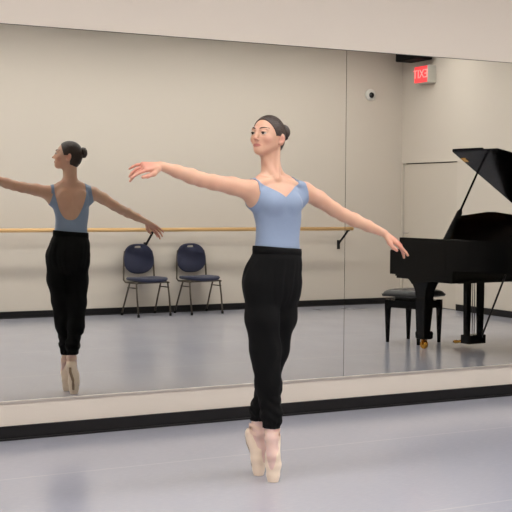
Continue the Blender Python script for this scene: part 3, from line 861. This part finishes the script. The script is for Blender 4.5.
# hems: cut each leg at its own height, and the waistband top
hem = np.where(Y < -1.497+X*0, .268, .283)+X*0
T_.F = np.maximum(T_.F, (hem-Z).astype(np.float32)); T_.F = np.maximum(T_.F, (Z-1.163+(X-2.838)*.08).astype(np.float32))
TV, TQ = T_.mesh()
tr = npmesh('trousers', TV, TQ, TROU, body, label='loose black trousers gathered at the ankles')
wb = MB(); seg = 64
def wring(r0, z): return [Vector((2.838, -1.556, z-.003-.08*.125*math.cos(q)))+Vector(SV)*((.125+r0)*abs(math.cos(q))**(2/2.3)*math.copysign(1, math.cos(q)))+Vector(NV)*((.093+r0)*abs(math.sin(q))**(2/2.3)*math.copysign(1, math.sin(q))) for q in [2*PI*k/seg for k in range(seg)]]
wb.rings([wring(-.004, 1.128), wring(.004, 1.129), wring(.0045, 1.150), wring(.003, 1.169), wring(-.006, 1.169), wring(-.004, 1.128)], cap=False)
obj('waistband', wb, TROU, tr, smooth=True)

# ---- pointe shoes
for (an_, toe, ins, side, heel, mid, ball, box), nm in zip(FEET, ('front', 'rear')):
    lo = np.minimum(toe, an_)-.09; hi = np.maximum(toe, an_)+.09
    S_ = Field(axis((lo[0], hi[0], .0026)), axis((lo[1], hi[1], .0026)), axis((-.012, .24, .0026)))
    S_.chain([mid, ball, box, toe+UP*-.002], [.034, .0375, .031, .0262], k=.015, flat=(ins, .92))
    S_.chain([heel, heel+UP*-.035+ins*.012, ball-ins*.008], [.0285, .026, .029], k=.02)
    S_.cone(heel+ins*.010+UP*.012, mid-ins*.006, .030, .032, k=.02)
    X, Y, Z = S_.grid((slice(None),)*3)
    # opening over the instep: everything forward of a slanted plane, narrowing to a rounded throat
    u = (X-toe[0])*ins[0]+(Y-toe[1])*ins[1]; w_ = (X-toe[0])*side[0]+(Y-toe[1])*side[1]
    throat = .066+.085*(np.abs(w_)/.027)**2.2
    cut = np.minimum(u-.002, Z-throat)      # >0 inside opening
    S_.F = np.maximum(S_.F, np.minimum(cut, .05).astype(np.float32))
    S_.F = np.maximum(S_.F, (Z-(heel[2]+.028)).astype(np.float32)); S_.F = np.maximum(S_.F, (-Z+.0005).astype(np.float32))
    SVv, SQ = S_.mesh()
    shoe = npmesh('pointe_shoe', SVv, SQ, SATIN, body)
    # sole: narrow tan shank along the back of the foot
    m = MB()
    m.tube([heel-ins*.0245+UP*-.01, heel-ins*.018+UP*-.045, ball-ins*.037+UP*.015, ball-ins*.0375+UP*-.02, box-ins*.030], [.009, .010, .010, .010, .009], 8)
    obj('sole', m, SOLE, shoe, smooth=True)
    # ribbons: two crossed satin bands around the ankle
    for tilt in (.55, -.45):
        m = MB(); rg = []
        c = an_+UP*-.022
        for k in range(41):
            q = 2*PI*k/40; z = tilt*.032*math.sin(q)*2 
            d = ins*math.cos(q)+side*math.sin(q); r = .0365+.006*max(0, -math.cos(q))
            p = c+d*r+UP*(z*.6-.012*math.cos(q)+.0)
            rg.append([Vector(p+UP*.009), Vector(p+d*.0015+UP*.009), Vector(p+d*.0015-UP*.009), Vector(p-UP*.009)])
        m.rings(rg, cap=False); obj('ribbon', m, TIGHTS, shoe, smooth=False)

# ---- hair
Hf = Field(axis((HEADC[0]-.12, HEADC[0]+.17, .0026)), axis((HEADC[1]-.12, HEADC[1]+.13, .0026)), axis((HEADC[2]-.14, HEADC[2]+.115, .0026)))
Hf.ell(hp(-.016, 0, .006), (.0945, .0765, .0905), HR, k=.01)
Hf.ell(hp(-.050, 0, -.050), (.045, .050, .050), HR, k=.03)
X, Y, Z = Hf.grid((slice(None),)*3)
f = (X-HEADC[0])*HF[0]+(Y-HEADC[1])*HF[1]+(Z-HEADC[2])*HF[2]; l = (X-HEADC[0])*HL[0]+(Y-HEADC[1])*HL[1]+(Z-HEADC[2])*HL[2]; u = (X-HEADC[0])*HU_[0]+(Y-HEADC[1])*HU_[1]+(Z-HEADC[2])*HU_[2]
line = (f-.40*u-.0235)/1.07+.30*np.abs(l)*np.clip(1, 0, 1)*0+np.clip((np.abs(l)-.05)/.02, 0, 1)*.002
behind = np.where(u < -.012, f+.028-.35*np.clip(-.012-u, 0, .2)*0, -1)
Hf.F = np.maximum(Hf.F, np.maximum(line, behind).astype(np.float32))
q = np.arctan2(l, u+.02)
Hf.F += (.0007*np.sin(q*55+f*60)).astype(np.float32)
HV2, HQ = Hf.mesh(); hair = npmesh('hair', HV2, HQ, HAIR, body, label='dark brown hair slicked back')
Bf = Field(axis((2.84, 3.02, .0024)), axis((-1.57, -1.38, .0024)), axis((1.66, 1.84, .0024)))
bc = np.array([2.909, -1.480, 1.738]); bd = nrm(bc-HEADC)
Rb = [bd, nrm(np.cross(UP, bd)), nrm(np.cross(bd, np.cross(UP, bd)))]
Bf.ell(bc, (.026, .040, .040), Rb, k=.01)
X, Y, Z = Bf.grid((slice(None),)*3)
b1 = (X-bc[0])*Rb[1][0]+(Y-bc[1])*Rb[1][1]+(Z-bc[2])*Rb[1][2]; b2 = (X-bc[0])*Rb[2][0]+(Y-bc[1])*Rb[2][1]+(Z-bc[2])*Rb[2][2]
Bf.F += (.0022*np.sin(np.arctan2(b2, b1)*3+np.sqrt(b1**2+b2**2)*420)).astype(np.float32)
BV, BQ = Bf.mesh(); npmesh('hair_bun', BV, BQ, HAIR, hair)

# ---- eyes, lashes, brows
from mathutils.bvhtree import BVHTree
hsel = np.nonzero((np.abs(V-HEADC).max(axis=1) < .14))[0]
hm = -np.ones(len(V), int); hm[hsel] = np.arange(len(hsel))
hq = hm[Q]; hq = hq[(hq >= 0).all(1)]
bvh = BVHTree.FromPolygons([Vector(v) for v in V[hsel]], hq.tolist())
def onface(l_, u_, lift=.0008):
    h = bvh.ray_cast(Vector(hp(.2, l_, u_)), Vector(-HF), .3)
    return h[0]+Vector(HF)*lift if h[0] is not None else Vector(hp(.07, l_, u_))
for s_ in (-1, 1):
    ec = np.array(hp(.0702, s_*.031, -.0050))
    R = Matrix((Vector(HL), Vector(HU_), Vector(HF))).transposed().to_4x4()
    prof = [(.0125*math.sin(t), .0125*math.cos(t)) for t in np.linspace(0, PI, 17)]
    eye = obj('eye', MB().lathe(prof, ec, 24, R), EYEW, body, smooth=True)
    gaze = nrm(HF*1.0-UP*.10+HL*.10)
    g1 = nrm(np.cross(UP, gaze)); g2 = np.cross(gaze, g1)
    R2 = Matrix((Vector(g1), Vector(g2), Vector(gaze))).transposed().to_4x4()
    obj('iris', MB().lathe([(0, .0133), (.003, .0131), (.0064, .0116), (.0064, .010)], ec, 20, R2), IRIS, eye, smooth=True)
    pts = []
    for x in np.linspace(-.0125, .0125, 9):
        uo = .0062*(1-(x/.0135)**2)-.0012
        d = math.sqrt(max(.0136**2-x*x-uo*uo, 1e-6))
        pts.append(Vector(ec+HL*x+HU_*uo+HF*max(d, .0055)))
    obj('eyelashes', MB().tube(pts, [.0008]+[.0015]*7+[.0010], 6), LASH, body, smooth=True)
    pts = [onface(s_*(.031+x), .0185+.0040*(1-((x-.007)/.022)**2)) for x in np.linspace(-.0185, .0200, 11)]
    obj('eyebrow', MB().tube(pts, [.0018, .0028, .0032, .0033, .0033, .0032, .0029, .0025, .0021, .0016, .0008], 6), BROW, body, smooth=True)

# ------------------------------------------------------------------ camera
cd = bpy.data.cameras.new('camera'); cam = bpy.data.objects.new('camera', cd); COL.objects.link(cam)
yaw, pit, rol = math.radians(27.827), math.radians(2.607), math.radians(.387)
fw = Vector((math.sin(yaw)*math.cos(pit), math.cos(yaw)*math.cos(pit), -math.sin(pit)))
r0 = Vector((math.cos(yaw), -math.sin(yaw), 0)); u0 = r0.cross(fw)
r1 = r0*math.cos(rol)+u0*math.sin(rol); u1 = -r0*math.sin(rol)+u0*math.cos(rol)
M = Matrix((r1, u1, -fw)).transposed().to_4x4(); M.translation = Vector((0, -6.7086, 1.39))
cam.matrix_world = M
cd.sensor_width = 36; cd.lens = 1187.354/512*36; cd.clip_start = .05
sc.camera = cam

w = bpy.data.worlds.new('world'); sc.world = w; w.use_nodes = True
w.node_tree.nodes['Background'].inputs[0].default_value = (.8, .8, .8, 1); w.node_tree.nodes['Background'].inputs[1].default_value = .0
sc.view_settings.view_transform = 'Standard'; sc.view_settings.look = 'None'; sc.view_settings.gamma = 1
sc.view_settings.use_curve_mapping = False
sc.view_settings.exposure = 0.08
sc.cycles.max_bounces = 12; sc.cycles.diffuse_bounces = 6; sc.cycles.glossy_bounces = 6
